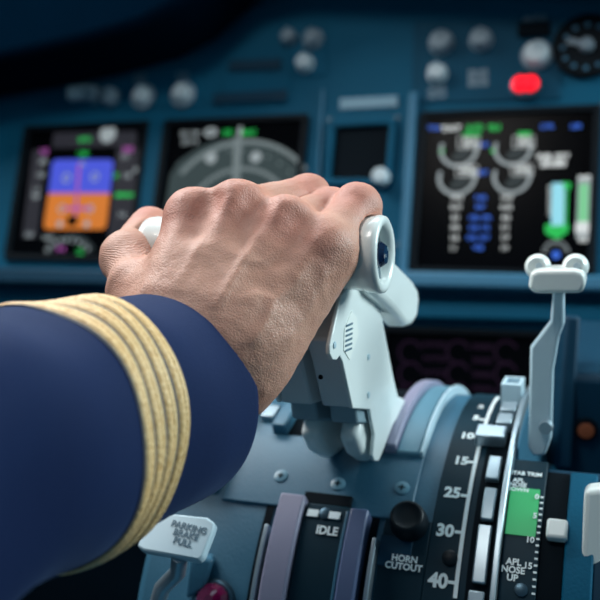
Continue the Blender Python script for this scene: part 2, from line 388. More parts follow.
b = MB(); quad(b, L, rr([(576, 222), (590, 222), (589, 233), (575, 233)]), .0029); dtext(b, L, 583, 240, '0.0', 5, 14, bold=.05); dtext(b, L, 585, 178, 'HYD', 4, 12, .003, bold=.05)
for k in range(8): quad(b, L, [(548, 186+k*4), (551, 186+k*4), (551, 187.6+k*4), (548, 187.6+k*4)])
E(b, 'side_bar_mark', 'e_white', t)
b = MB()
for k in range(13):
    a = math.radians(10+160*k/12); quad(b, L, [(556+8*math.cos(a), 254-8*math.sin(a)), (556+14*math.cos(a-.06), 254-14*math.sin(a-.06)), (556+14*math.cos(a+.06), 254-14*math.sin(a+.06))])
E(b, 'flap_dial', 'e_grey', t, 'half-round fan of tick marks')

# lower display (dim purple)
t, L, W, H = display([(384, 333), (548, 336), (380, 470), (545, 476)], 'dim purple lower display behind the quadrant', .006)
b = MB()
for k in range(4):
    for j in range(3): ring(b, L, (410+j*48, 352+k*22), 11, 20, 300, 2)
E(b, 'purple_gauge', 'e_purple', t)
b = MB()
for k in range(5): dtext(b, L, 435, 345+k*14, 'HYD', 6, 22); dtext(b, L, 482, 347+k*14, '3000', 6, 26)
E(b, 'purple_figure', 'e_purple', t)

# standby instrument between screens
t = thing('standby_display', P3(*on_panel(361, 154)), 'small dark unlit square display with a grey knob at its corner', 'display', rot=PROT)
c0 = on_panel(361, 154)
def loc(px, py, h=0): u = on_panel(px, py, h)-c0; return (u[0], u[1])
w_, h_ = .066, .066
fr = MB()
for (cx, cy, dx, dy) in ((0, .036, .078, .006), (0, -.036, .078, .006), (-.036, 0, .006, .066), (.036, 0, .006, .066)): fr.box((cx, cy, .004), (dx, dy, .008))
fr.build('bezel', 'panel', t, .0015, local=True)
MB().box((0, 0, .001), (.067, .067, .002)).build('screen', 'slot', t, local=True)
u = loc(381, 177, .01); MB().lathe([(0, .010), (.012, .0095), (.014, .008), (.0145, .004)], (u[0], u[1], .004), (0, 0, 1), 28).build('knob', 'greyknob', t, local=True)

# ---- switch panels with knobs
def knob(parent, c, r, m='greyknob', h=.016, name='knob', base=None, label=None):
    P = P3(*on_panel(c[0], c[1], .012), 0)
    if base: MB().lathe([(0, base), (.004, base), (.005, base*.9)], P+PN*.002, PN, 28).build('knob_skirt', 'greyknob_d', parent)
    b = MB().lathe([(.002, r*1.05), (.006, r*1.05), (.007, r*.92), (h-.002, r*.85), (h-.0005, r*.75), (h, r*.5)], P, PN, 28)
    b.box(P+PN*(h*.8)+PV*r*.5, (r*.16, r*.9, h*.6))
    b.build(name, m, parent, label=label)
def legends(parent, c, n, wpx, m='inkdim', name='legend', body='AUTO'):
    b = MB()
    for k in range(n):
        uv = on_panel(c[0], c[1]+k*6, .0022)
        s_ = .008
        b.text(body, s_, lambda x, y, z, uv=uv: P3(uv[0]+x*wpx/26, uv[1]+y, .0022+z), bold=.03)
    b.build(name, m, parent)
def swpanel(name, px4, label, m='panel', cat='switch panel'):
    c = np.mean([on_panel(*p) for p in px4], axis=0)
    t = thing(name, P3(*c), label, cat)
    MB().prism(pquad(px4), PN*.0022).build('face_plate', m, t, .0008)
    return t
t = swpanel('knob_panel', [(62, 78), (202, 72), (200, 106), (58, 110)], 'dim panel with pale knobs above the artificial horizon display')
knob(t, (92, 93), .011, 'greyknob_d'); 
MB().prism([P3(*on_panel(*p, .01), .002) for p in [(68, 87), (92, 85), (92, 98), (68, 100)]], PN*.012).build('selector_button', 'greyknob', t, .002)
knob(t, (108, 95), .012, 'greyknob_d'); knob(t, (140, 94), .012, 'greyknob', base=.017); knob(t, (180, 92), .012, 'greyknob', base=.017)
legends(t, (140, 76), 2, 22, 'greyknob_d'); legends(t, (182, 74), 2, 22, 'greyknob_d')
t = swpanel('annunciator_panel', [(228, 56), (292, 52), (290, 104), (222, 108)], 'blue panel with two dark indicator slots beside the glareshield edge')
MB().prism(pquad([(230, 61), (282, 59), (281, 70), (229, 72)], .003), PN*.003).build('indicator_window', 'panel_dark', t, .001)
MB().prism(pquad([(214, 94), (288, 90), (287, 101), (213, 105)], .003), PN*.003).build('indicator_window', 'panel_dark', t, .001)
t = swpanel('light_panel', [(276, 24), (328, 22), (326, 76), (296, 78)], 'small panel with three dull knobs near top centre')
knob(t, (287, 35), .010, 'greyknob_d'); knob(t, (311, 36), .011, 'greyknob_d', base=.013); knob(t, (303, 61), .011, 'greyknob'); 
t = swpanel('autobrake_panel', [(414, 22), (562, 18), (560, 100), (412, 104)], 'dark panel with round knobs and one glowing red warning light', 'panel_mid')
knob(t, (440, 40), .014, 'greyknob_d'); knob(t, (480, 37), .013, 'greyknob_d'); knob(t, (436, 71), .0115, 'greyknob'); knob(t, (536, 52), .015, 'greyknob', base=.017)
MB().prism(pquad([(518, 24), (550, 22), (550, 36), (518, 38)], .004), PN*.004).build('indicator_window', 'slot', t, .001)
legends(t, (437, 90), 2, 24, 'greyknob_d'); legends(t, (478, 72), 3, 24, 'greyknob_d', body='BRAKE'); legends(t, (535, 18), 1, 30, 'greyknob_d')
Pc = P3(*on_panel(525, 83, .012), .002)
MB().lathe([(0, .0165), (.006, .0165), (.007, .015)], Pc, PN, 30).build('light_bezel', 'darkmetal', t)
for du in (-.0052, .0052):
    MB().lathe([(.006, .0094), (.010, .0090), (.0128, .0062), (.0142, .0025)], Pc+PU*du, PN, 26).build('warning_lens', 'e_red', t, label='glowing red warning lens')
t = thing('round_gauge', P3(*on_panel(587, 48)), 'round dark gauge in the top right corner', 'gauge')
Pg = P3(*on_panel(587, 48), 0)
MB().lathe([(0, .036), (.008, .036), (.009, .033), (.004, .031), (.004, .001)], Pg, PN, 36).build('gauge_case', 'bezel', t)
b = MB()
for k in range(12):
    a = 2*pi*k/12; c_ = Pg+PN*.0045+(PU*math.cos(a)+PV*math.sin(a))*.025
    b.lathe([(0, .0028), (.0004, .0026)], c_, PN, 8)
b.build('gauge_marks', 'panel_light', t)
MB().prism([Pg+PN*.006+PU*a_+PV*b_ for a_, b_ in ((-.022, .004), (.004, -.003), (.006, .002), (-.018, .010))], PN*.001).build('needle', 'greyknob_d', t)
MB().lathe([(.005, .008), (.012, .007), (.0125, .004)], Pg, PN, 20).build('gauge_knob', 'greyknob_d', t)

# ------------------------------------------------------------------ centre pedestal / quadrant
X0, X1 = -.252, .040
ped = thing('center_pedestal', (-.11, DC[0], 0), 'teal centre pedestal with a curved quadrant top under the levers', 'pedestal')
b = MB(); prof = []
for k in range(0, 41):
    a = math.radians(72-(72+75)*k/40); p = dome_pt(0, a); prof.append((p[1], p[2]))
ya, za = prof[0]; yb, zb = prof[-1]
aft = [(ya-.16, za-.085), (ya-.02, za-.028)]
full = aft+prof+[(yb+.02, zb-.1), (yb+.02, .0), (ya-.16, .0)]
XS = -.0580
b.prism([(X0, y, z) for y, z in full], (XS-X0, 0, 0)); b.build('quadrant_body', 'dome', ped, .005, smooth=50, seg=3)
cut = [(dome_pt(0, math.radians(a))[1], dome_pt(0, math.radians(a))[2]) for a in np.linspace(72, 21, 22)]
yc, zc = cut[-1]
MB().prism([(XS, y, z) for y, z in aft+cut+[(yc+.004, zc-.10), (yb+.02, zc-.10), (yb+.02, 0), (ya-.16, 0)]], (X1-XS, 0, 0)).build('quadrant_body', 'panel_dark', ped, .003, smooth=50)
# forward stand between quadrant and panel, right side post
MB().box((.06, .70, .5), (.22, .16, .86)).build('forward_stand', 'panel_dark', ped, .006)
MB().prism([at(*p, .62) for p in [(566, 315), (582, 316), (572, 470), (556, 470)]], CF*.03).build('side_post', 'panel_dark', ped, .003)
deg = math.degrees
def dm(px, py, h=0): x, a = on_dome(px, py, h); return x, deg(a)
# screw plate between the lever base and the idle cover
pl = MB().arc(-.214, -.106, 38, 19, -.001, .0018).build('screw_plate', 'dome', ped, .0008)
for c in [(281, 476), (338, 484), (402, 488)]:
    x, a = on_dome(*c, .002); p = dome_pt(x, a, .0012); nn = dome_pt(x, a, 1)-dome_pt(x, a, 0)
    s_ = MB().lathe([(0, .0042), (.0012, .0040), (.0016, .0030)], p, nn, 18).build('screw', 'dome2', ped)
    r_ = MB(); q = p+nn*.0015
    for vv in (np.array([1., 0, 0]), np.cross(nn, [1, 0, 0])):
        ww = np.cross(nn, vv); r_.prism([q+vv*.0018+ww*.0004, q-vv*.0018+ww*.0004, q-vv*.0018-ww*.0004, q+vv*.0018-ww*.0004], nn*.0003)
    r_.build('screw_slot', 'slot', s_)
# curved slot cover marked IDLE
cv = MB().arc(-.1615, -.1368, 85, 37.5, .001, .0075).build('slot_cover', 'dplate', ped, .001)
MB().arc(-.1765, -.1622, 85, 36.5, .000, .0105).build('slot_strip', 'lilac', ped, .0012)
MB().arc(-.1362, -.1262, 85, 38, .000, .0105).build('slot_strip', 'bluestrip', ped, .0012)
MB().arc(-.1818, -.1793, 85, 43, .000, .0080).build('slot_rail', 'metal', ped, .0005)
MB().arc(-.1222, -.1198, 85, 43, .000, .0080).build('slot_rail', 'metal', ped, .0005)
MB().arc(-.186, -.1817, 85, 38, .0, .001).build('slot_gap', 'slot', ped)
MB().arc(-.1262, -.1222, 85, 36, .0, .0012).build('slot_gap', 'slot', ped)
MB().arc(-.1655, -.1635, 85, 38.5, .006, .0085).build('cover_edge', 'dome', ped, .0004)
MB().arc(-.1386, -.1368, 85, 38.5, .006, .0085).build('cover_edge', 'dome', ped, .0004)
MB().arc(-.1655, -.1385, 37.2, 34.4, .0, .0042).build('cover_edge', 'slot', ped, .0008)
def dome_text(body, size, px, py, h=.0004, bold=.02, sx=1.0, parent=ped, name='legend', m='ink', mb=None, align='CENTER'):
    x0, a0 = on_dome(px, py, h)
    own = mb is None; mb = mb or MB()
    mb.text(body, size, lambda x, y, z: dome_pt(x0+x, a0-y/RD, h+z), bold=bold, sx=sx, align=align)
    if own: mb.build(name, m, parent)
    return mb
dome_text('IDLE', .0060, 327, 531, .0080, .03, name='idle_legend')
b = MB(); b.arc(-.1595, -.1535, 40.4, 39.0, .0074, .0084); b.arc(-.1475, -.1415, 40.4, 39.0, .0074, .0084); [q.build('white_mark', 'ink', ped) for q in split(b)]
x, a = on_dome(325, 513, .0085); p = dome_pt(x, a, .0065); MB().lathe([(0, .0034), (.0016, .0032), (.002, .002)], p, dome_pt(x, a, 1)-dome_pt(x, a, 0), 14).build('screw', 'darkmetal', ped)
# strips right of the thrust levers going over the crest
MB().arc(-.1290, -.1215, 22, -60, .0, .0085).build('slot_strip', 'lilac', ped, .0012)
MB().arc(-.1215, -.1080, 22.5, -60, .0, .0050).build('curved_fairing', 'dome2', ped, .0012)
MB().arc(-.1080, -.1062, 22.5, -60, .0, .0062).build('cover_edge', 'placard', ped, .0004)
MB().arc(-.1990, -.1900, 19, -60, .0, .0085).build('slot_strip', 'dome', ped, .0012)
MB().arc(-.1900, -.1290, 19, -55, .0, .0006).build('slot_gap', 'slot', ped)
# dark light-plate with the flap scale
MB().arc(-.0945, -.0600, 85, -40, .0, .0014).build('flap_scale_plate', 'dplate', ped, .0006)
MB().arc(-.1190, -.0945, 85, 37.5, .0, .0014).build('horn_plate', 'dplate', ped, .0006)
MB().arc(-.0790, -.0770, 51.5, -10, .0014, .0020).build('scale_line', 'ink', ped)
b = MB()
for (t_, px, py, sz) in (('40', 438, 581, .0096), ('30', 445, 531, .0090), ('25', 452.5, 493, .0086), ('15', 461, 461, .0080), ('10', 467, 436, .0076), ('5', 476, 418, .0074), ('2', 481, 407, .0068)):
    dome_text(t_, sz, px, py, .0016, .04, mb=b)
[q.build('scale_figure', 'ink', ped) for q in split(b)]
b = MB()
for py in (583, 532, 495, 461, 436, 418): 
    a = dm(455, py, .0015)[1]; b.arc(-.0822, -.0790, a+.3, a-.3, .0014, .0020, .3)
[q.build('scale_tick', 'ink', ped) for q in split(b)]
MB().arc(-.1195, -.1025, 47.5, 41.4, .0012, .0021).build('legend_plate', 'panel_dark', ped, .0004)
dome_text('HORN\nCUTOUT', .0046, 404, 563, .0023, .03, name='horn_legend')
x, a = on_dome(409, 522, .004); p = dome_pt(x, a, .0014); nn = dome_pt(x, a, 1)-dome_pt(x, a, 0)
b = MB().lathe([(0, .0098), (.002, .0100), (.008, .0092), (.010, .0084), (.0105, .0070), (.0102, .0066), (.0098, .003)], p, nn, 36)
b.build('horn_cutout_button', 'blackknob', ped, .0004)
x, a = on_dome(450, 558, .002); p = dome_pt(x, a, .0012)
MB().lathe([(0, .0040), (.002, .0038), (.0028, .0025)], p, dome_pt(x, a, 1)-dome_pt(x, a, 0), 18).build('screw', 'blackknob', ped)
# detent gate
MB().arc(-.0735, -.0600, 85, -40, .0012, .0018).build('gate_slot', 'slot', ped)
g = MB().arc(-.0608, -.0580, 85, -30, .0010, .0090).build('gate_rail', 'metal', ped, .0005)
b = None
for (a0, a1, x0, x1, h) in ((53.5, 60, -.0740, -.0636, .0050), (49.8, 52.6, -.0715, -.0636, .0050), (37.5, 48.5, -.0704, -.0636, .0055), (29.5, 36.5, -.0700, -.0636, .0058), (21.5, 27.5, -.0706, -.0638, .0060), (13.5, 17.5, -.0800, -.0640, .0095), (8, 12, -.0710, -.0625, .0085), (2, 6.5, -.0708, -.0620, .0085), (-5, -.5, -.0706, -.0620, .0085)):
    MB().arc(x0, x1, a0, a1, .0018, h).build('detent_block', 'metal', ped, .0008)
fr = MB()
for (x0, x1, a0, a1) in ((-.0725, -.0708, 0, -7), (-.0628, -.0611, 0, -7), (-.0725, -.0611, 0, -1.3), (-.0725, -.0611, -5.7, -7)): fr.arc(x0, x1, a0, a1, .004, .0165)
fr.build('gate_end_loop', 'placard', ped, .0006)
# trim indicator
MB().arc(-.0575, -.0402, 85, 21, .0004, .0034).build('trim_scale_plate', 'dplate', ped, .0005)
MB().arc(-.0572, -.0425, 38.6, 28.5, .0034, .0040).build('green_band', 'greenband', ped, label='bright green takeoff band')
b = MB(); dome_text('STAB TRIM', .0034, 526, 474, .0038, .03, mb=b); dome_text('APL\nNOSE\nDOWN', .0034, 518, 485, .0038, .03, mb=b); dome_text('APL\nNOSE\nUP', .0044, 513, 570, .0038, .03, mb=b)
for t_, px, py in (('0', 537, 497), ('5', 535, 516), ('10', 530, 540), ('15', 528, 566)): dome_text(t_, .0042, px, py, .0043, .03, mb=b)
[q.build('trim_legend', 'ink', ped) for q in split(b)]
b = MB()
for k in range(16):
    a = 30+k*1.25; b.arc(-.0420, -.0404, a, a+.35, .0034, .0040, .4)
b.build('trim_ticks', 'ink', ped)
x, a = on_dome(521, 590, .004); MB().lathe([(0, .0034), (.001, .0032), (.0014, .002)], dome_pt(x, a, .0034), dome_pt(x, a, 1)-dome_pt(x, a, 0), 16).build('screw', 'darkmetal', ped)
MB().arc(-.0400, -.0290, 85, 23, .0004, .0012).build('trim_slot', 'slot', ped)
x, a = on_dome(554, 525, .008); a = deg(a)
MB().arc(-.0375, -.0275, a+2.2, a-1.6, .0010, .0075).build('trim_pointer', 'white', ped, .0015, label='white pointer block')
MB().arc(-.0285, -.0150, 85, 23, .0, .0030).build('side_rail', 'panel', ped, .001)
# magenta lens low left, small boxes left of the cover
x, a = on_dome(211, 601, .006); p = dome_pt(x, a, .0); nn = dome_pt(x, a, 1)-dome_pt(x, a, 0)
MB().lathe([(0, .0115), (.003, .0110), (.004, .0098)], p, nn, 26).build('lens_collar', 'darkmetal', ped)
MB().lathe([(.003, .0095), (.006, .0092), (.009, .007), (.010, .003)], p, nn, 12).build('jewel_lens', 'magenta', ped, smooth=10, label='faceted magenta lens')
MB().arc(-.2480, -.2180, 36, 8, .0, .010).build('side_block', 'panel_dark', ped, .002)
MB().arc(-.2120, -.2030, 14, 9, .0, .0040).build('highlight_plate', 'metal', ped, .001)  # bright metal plate standing in for a small white highlight

# ------------------------------------------------------------------ thrust levers
XH = [(-.2305, -.1722), (-.1708, -.1070)]     # grip extents of the two levers
HY, HZ = at(378, 254.5, .412)[1:]
PX = -.1275                                   # outer face of the right lever's side plate
def lv_outline(px, X): return [on_x(*p, X) for p in px]
plate_px = [(352, 262), (347.6, 287.5), (341, 297), (330, 346), (330, 354), (333, 360), (337, 360), (340, 356), (343, 362), (353, 408.5), (370, 409.6), (375, 435), (373, 456), (375, 461), (379, 461), (382, 454), (393, 425), (406, 404), (404, 399), (398, 396), (393, 374), (379, 300), (376, 284), (372, 262)]
body_px = [(352, 262), (350, 290), (338, 340), (344, 362), (353.5, 408), (395, 392), (391, 374), (377, 300), (370, 262)]
low_px = [(356, 405), (358, 424), (392, 424), (396, 395)]
foot_px = [(362, 418), (358, 440), (364, 456), (372, 462), (380, 455), (392, 424)]
def lever(idx, label):
    gx0, gx1 = XH[idx]; dx = 0 if idx == 1 else -.0215
    t = thing('thrust_lever', dome_pt(PX-.01+dx, math.radians(5), 0), label, 'lever', 'pair of thrust levers')
    D = np.array([dx, 0, 0])
    n = np.array([-1.0, 0, 0])
    # grip: lathe round the x axis, ring-shaped rim and hollow end on the outer side
    sgn = 1 if idx == 1 else -1
    o_ = np.array([gx1 if idx == 1 else gx0, HY, HZ]); Lg = gx1-gx0
    R_ = .0178
    pr = [(-Lg, R_*.80), (-Lg+.002, R_*.86), (-.012, R_*.93), (-.007, R_*.98), (-.003, R_*1.02), (-.0008, R_*.985), (0, R_*.90), (-.0004, R_*.80), (-.002, R_*.72), (-.006, R_*.68), (-.0075, R_*.30), (-.0075, .0005)]
    if idx == 0:
        pr = [(-Lg, R_*.80), (-Lg+.002, R_*.86), (-.012, R_*.93), (-.006, R_*1.0), (-.0022, R_*.97), (-.0004, R_*.86), (.0012, R_*.62), (.0022, R_*.3), (.001, .0005)]
    MB().lathe(pr, o_, (sgn, 0, 0), 56).build('grip', 'knob_white', t, smooth=60)
    if idx == 1:
        q = o_-np.array([.0072, 0, 0])
        sw = MB().lathe([(0, .0062), (.005, .0060), (.0072, .0042), (.0077, .001)], q, (1, 0, 0), 24).build('go_around_switch', 'blueswitch', t)
        MB().tube([q+np.array([.003, -.002, .011]), q+np.array([.003, .0, 0]), q+np.array([.003, .002, -.0115])], .0009).build('retaining_wire', 'metal', t)
        b = MB()
        for k in range(3): b.lathe([(0, .0009), (.0006, .0008)], q+np.array([.0070, (k-1)*.0018, (k-1)*.0012+.001]), (1, 0, 0), 8)
        b.build('switch_pip', 'metal', sw)
    # arm body and side plate
    MB().prism([p+D for p in lv_outline(body_px, PX-.0005)], n*.0165).build('arm', 'arm', t, .0015)
    MB().prism([p+D for p in lv_outline(low_px, PX-.0020)], n*.0145).build('arm_shoe', 'armlow', t, .0015)
    MB().prism([p+D for p in lv_outline(foot_px, PX-.0035)], n*.0110).build('arm_foot', 'white', t, .004, seg=4)
    if idx == 1:
        sp = MB().prism([p for p in lv_outline(plate_px, PX+.0010)], n*.0022).build('side_plate', 'white', t, .0006)
        lb = MB().prism(lv_outline([(352, 311), (357, 318), (358.6, 335), (350, 360), (344, 350), (344.7, 329)], PX+.0014), n*.0006).build('placard', 'placard_white', sp, label='tiny lozenge placard with green lettering')
        b = MB()
        for k in range(6):
            c1 = np.array([349.5-k*.2, 324+k*5.0]); 
            b.prism(lv_outline([c1+(-2.6, 1.0), c1+(3.6, -1.6), c1+(3.4, .4), c1+(-2.8, 3.0)], PX+.0018), n*.0004)
        b.build('placard_lettering', 'placard_ink', lb)
        for c in ((334, 345), (352, 276), (368, 395), (368, 357)):
            MB().lathe([(0, .0017), (.0006, .0016), (.0009, .0008)], on_x(*c, PX+.001), (1, 0, 0), 12).build('rivet', 'placard', sp)
        MB().lathe([(0, .0012), (.0006, .0010)], on_x(334, 377, PX-.0005)+np.array([-.006, -.0012, 0]), (0, -1, 0), 10).build('screw', 'slot', t)
        # reverse lever in front of the grip
        rv = [(372, 236), (388, 246), (397, 262), (414, 280), (419, 288), (420, 300), (418, 318), (414, 325), (408, 327), (399, 316), (388, 304), (376, 294), (366, 270)]
        MB().prism(lv_outline(rv, PX+.008), n*.014).build('reverse_lever', 'white', t, .0045, seg=4, smooth=60)
    else:
        MB().prism([p+np.array([-.0170, 0, 0])+D for p in lv_outline(body_px, PX)], n*.002).build('side_plate', 'white', t, .0006)
        rv = [(388, 246), (397, 262), (414, 280), (419, 288), (420, 300), (418, 318), (408, 327), (399, 316), (388, 304), (376, 294), (366, 270)]
        MB().prism([p+np.array([-.060, 0, 0]) for p in lv_outline(rv, PX+.008)], n*.014).build('reverse_lever', 'white', t, .0045, seg=4)
    return t
lever(0, 'left thrust lever with pale rounded grip end beside the thumb')
lever(1, 'right thrust lever with white side plate and ring-shaped grip end')

# ------------------------------------------------------------------ flap lever
FY = .474
def fy(px, py): v = ray(px, py); return EYE+v*(FY/v[1])
t = thing('flap_lever', fy(540, 457), 'flap lever with wide white winged handle before the engine display', 'lever')
stem = [(553, 286), (564, 287), (564, 325), (559, 338), (553, 372), (551, 440), (545, 456), (533, 457), (528, 448), (530, 348), (550, 322)]
MB().prism([fy(*p) for p in stem], (0, .008, 0)).build('stem', 'placard', t, .0015)
b = MB()
bar = [(532, 270), (540, 267), (576, 267), (585, 270), (587, 282), (582, 290), (536, 290), (530, 284)]
b.prism([fy(*p)+np.array([0, -.010, 0]) for p in bar], (0, .018, 0)); b.build('handle_bar', 'knob_white', t, .004, seg=4)
for cx in (537, 575):
    c_ = fy(cx, 268)+np.array([0, .004, 0]); MB().lathe([(-.004, .002), (-.005, .0045), (-.003, .0062), (0, .0068), (.003, .0062), (.005, .0045), (.004, .002)], c_, (0, -1, .2), 28).build('handle_lobe', 'knob_white', t, smooth=60)
    MB().lathe([(0, .0018), (.0012, .0016)], c_+np.array([.001, -.0048, .0012]), (0, -1, .2), 16).build('lobe_hole', 'greyknob', t)
MB().lathe([(0, .004), (.004, .0035)], fy(546, 426), (0, -1, 0), 14).build('pivot_pin', 'metal', t)

# ------------------------------------------------------------------ parking brake lever
s0 = .47
c_ = at(176, 537, s0)
t = thing('parking_brake_lever', at(160, 600, .49), 'parking brake lever with pale tilted lettered plate', 'lever')
plq = [(158, 512), (207, 517), (215, 523), (213, 530), (203, 556), (198, 560), (143, 550), (137, 546), (139, 540)]
c_ = at(178, 537, .445)
nrm = np.array([.05, -.62, .78]); nrm /= np.linalg.norm(nrm)
def on_pl(px, py, h=0): v = ray(px, py); return EYE+v*(((c_+nrm*h-EYE)@nrm)/(v@nrm))
pb = MB().prism([on_pl(*p) for p in plq], -nrm*.0055).build('lettered_plate', 'placard', t, .0010)
o0 = on_pl(186, 535); ex = on_pl(208, 542)-on_pl(168, 532); ex /= np.linalg.norm(ex); ey = np.cross(nrm, ex)
b = MB(); b.text('PARKING\nBRAKE\nPULL', .0047, lambda x, y, z: o0+ex*x+ey*y+nrm*(z+.0002), bold=.02); b.build('lettering', 'placard_ink', pb)
MB().tube([on_pl(180, 556, -.004), at(178, 572, .452), at(162, 588, .456), at(155, 612, .462), at(152, 650, .48)], [.0042, .0042, .0042, .0042, .0045], 14).build('stem', 'metal', t)
# fitting behind the plate
MB().prism([at(*p, .475) for p in [(190, 556), (214, 560), (205, 590), (186, 600)]], CF*.012).build('pivot_bracket', 'dome', t, .002)

# white lever slab at the right edge
t = thing('fuel_lever', at(600, 640, .44), 'white upright slab lever cut off by the right edge', 'lever')
MB().prism([at(*p, .43) for p in [(584, 490), (640, 484), (646, 640), (578, 640)]], CF*.012+np.array([0.004, .004, 0])).build('slab_grip', 'knob_white', t, .003, seg=3)
MB().prism([at(*p, .436) for p in [(600, 640), (625, 640), (625, 760), (600, 760)]], CF*.006).build('stem', 'metal', t, .001)
# small amber lamp far right low
t = thing('indicator_lamp', at(586, 430, .60), 'tiny dull amber lamp on the dark stand', 'lamp')
ppx = EYE+ray(586, 430)*((.617-EYE[1])/ray(586, 430)[1])
t.location = [float(c) for c in ppx]
MB().lathe([(-.004, .0055), (.002, .0055), (.003, .004)], ppx, (0, -1, 0), 20).build('lamp_lens', 'e_amber', t)
MB().lathe([(-.004, .008), (.0005, .008), (.001, .006)], ppx, (0, -1, 0), 20).build('lamp_collar', 'bezel', t)

# ------------------------------------------------------------------ the pilot: hand and sleeve
J = dict(
    wr=at(196, 362, .394), el=at(130, 402, .365),
    c_i=at(169, 306, .390), c_m=at(197, 312, .3865), c_r=at(223, 324, .3855), c_p=at(247, 340, .387),
    i0=at(194, 221, .413), i1=at(274, 205, .450), i2=at(280, 240, .470), i3=at(278, 266, .460),
    m0=at(238, 213, .407), m1=at(308, 197, .440), m2=at(322, 235, .460), m3=at(318, 264, .450),
    r0=at(286, 228, .401), r1=at(331, 209, .431), r2=at(343, 240, .449), r3=at(338, 268, .443),
    p0=at(324, 250, .396), p1=at(357, 207, .419), p2=at(370, 232, .438), p3=at(364, 260, .438),
    t0=at(158, 325, .402), t1=at(139, 290, .414), t2=at(127, 258, .436), t3=at(150, 225, .468))
lat = J['p0']-J['i0']; lat /= np.linalg.norm(lat)
mdir = J['m0']-J['wr']; mdir /= np.linalg.norm(mdir)
dor = np.cross(lat, mdir); dor /= np.linalg.norm(dor)
if dor@CF > 0: dor = -dor
GRID = .00115
pts = np.array(list(J.values()))
lo = np.minimum(pts.min(0), at(150, 385, .345))-.026; hi = pts.max(0)+.026
nx = ((hi-lo)/GRID).astype(int)+1
gx = [lo[i]+np.arange(nx[i])*GRID for i in range(3)]
PX_, PY_, PZ_ = np.meshgrid(*gx, indexing='ij')
PX_ = PX_.astype(np.float32); PY_ = PY_.astype(np.float32); PZ_ = PZ_.astype(np.float32)
def cone(a, b, ra, rb, flat=None, k=1.0):
    a = np.asarray(a); b = np.asarray(b); ab = b-a; L2 = ab@ab
    X = PX_-a[0]; Y = PY_-a[1]; Z = PZ_-a[2]
    h = np.clip((X*ab[0]+Y*ab[1]+Z*ab[2])/L2, 0, 1)
    X = X-h*ab[0]; Y = Y-h*ab[1]; Z = Z-h*ab[2]
    if flat is not None:
        d = X*flat[0]+Y*flat[1]+Z*flat[2]
        X = X+flat[0]*d*(k-1); Y = Y+flat[1]*d*(k-1); Z = Z+flat[2]*d*(k-1)
    return np.sqrt(X*X+Y*Y+Z*Z)-(ra+(rb-ra)*h)
def ball(c, r): return np.sqrt((PX_-c[0])**2+(PY_-c[1])**2+(PZ_-c[2])**2)-r
def smin(a, b, k):
    h = np.clip(.5+.5*(b-a)/k, 0, 1); return b+(a-b)*h-k*h*(1-h)
def smax(a, b, k): return -smin(-a, -b, k)
f = cone(J['el'], J['wr'], .030, .0275)                       # forearm and wrist
f = smin(f, cone(J['wr']+lat*.012, J['wr']+lat*.012+mdir*.02, .021, .020), .012)
pal = None
for c, m_, r0, r1 in (('c_i', 'i0', .0165, .0125), ('c_m', 'm0', .0165, .0125), ('c_r', 'r0', .0165, .0118), ('c_p', 'p0', .0165, .0120)):
    g_ = cone(J[c], J[m_], r0, r1); pal = g_ if pal is None else smin(pal, g_, .009)
for (c1, m1_), (c2, m2_) in ((('c_i', 'i0'), ('c_m', 'm0')), (('c_m', 'm0'), ('c_r', 'r0')), (('c_r', 'r0'), ('c_p', 'p0'))):
    pal = smin(pal, cone((J[c1]+J[c2])/2, (J[m1_]+J[m2_])/2-mdir*.006+dor*.0005, .0165, .0120), .008)
f = smin(f, pal, .014)
f = smin(f, cone(J['wr'], J['c_p'], .022, .019), .012)
# hypothenar edge along the little-finger side, thenar mass
f = smin(f, cone(J['wr']+lat*.020, J['p0']+lat*.000-dor*.008, .017, .0135), .012)
f = smin(f, cone(J['t0'], J['t1'], .0175, .0140), .012)
f = smin(f, cone(J['t1'], .12*J['i0']+.88*J['c_i']-dor*.006, .010, .0100), .012)   # web and first interosseous
hand = f
def finger(a, b, c, d, r):
    g = cone(J[a], J[b], r[0], r[1]); g = smin(g, ball(J[b], r[1]*1.06), .004)
    g = smin(g, cone(J[b], J[c], r[1], r[2]), .002); g = smin(g, cone(J[c], J[d], r[2], r[3]), .002)
    return g
F_ = [finger('i0', 'i1', 'i2', 'i3', (.0110, .0100, .0088, .0080)), finger('m0', 'm1', 'm2', 'm3', (.0110, .0102, .0090, .0082)),
      finger('r0', 'r1', 'r2', 'r3', (.0106, .0098, .0086, .0078)), finger('p0', 'p1', 'p2', 'p3', (.0118, .0104, .0084, .0074))]
fing = np.minimum(np.minimum(F_[0], F_[1]), np.minimum(F_[2], F_[3]))
hand = smin(hand, smin(smin(F_[0], F_[1], .0014), smin(F_[2], F_[3], .0014), .0014), .0048)
th = smin(cone(J['t1'], J['t2'], .0125, .0118), ball(J['t2'], .0128), .004)
th = smin(th, cone(J['t2'], J['t3'], .0114, .0102), .004)
hand = smin(hand, th, .003)
# knuckle heads
for k_, r in (('i0', .0122), ('m0', .0122), ('r0', .0112), ('p0', .0092)):
    hand = smin(hand, ball(J[k_]+dor*.0030+mdir*.002, r), .006)
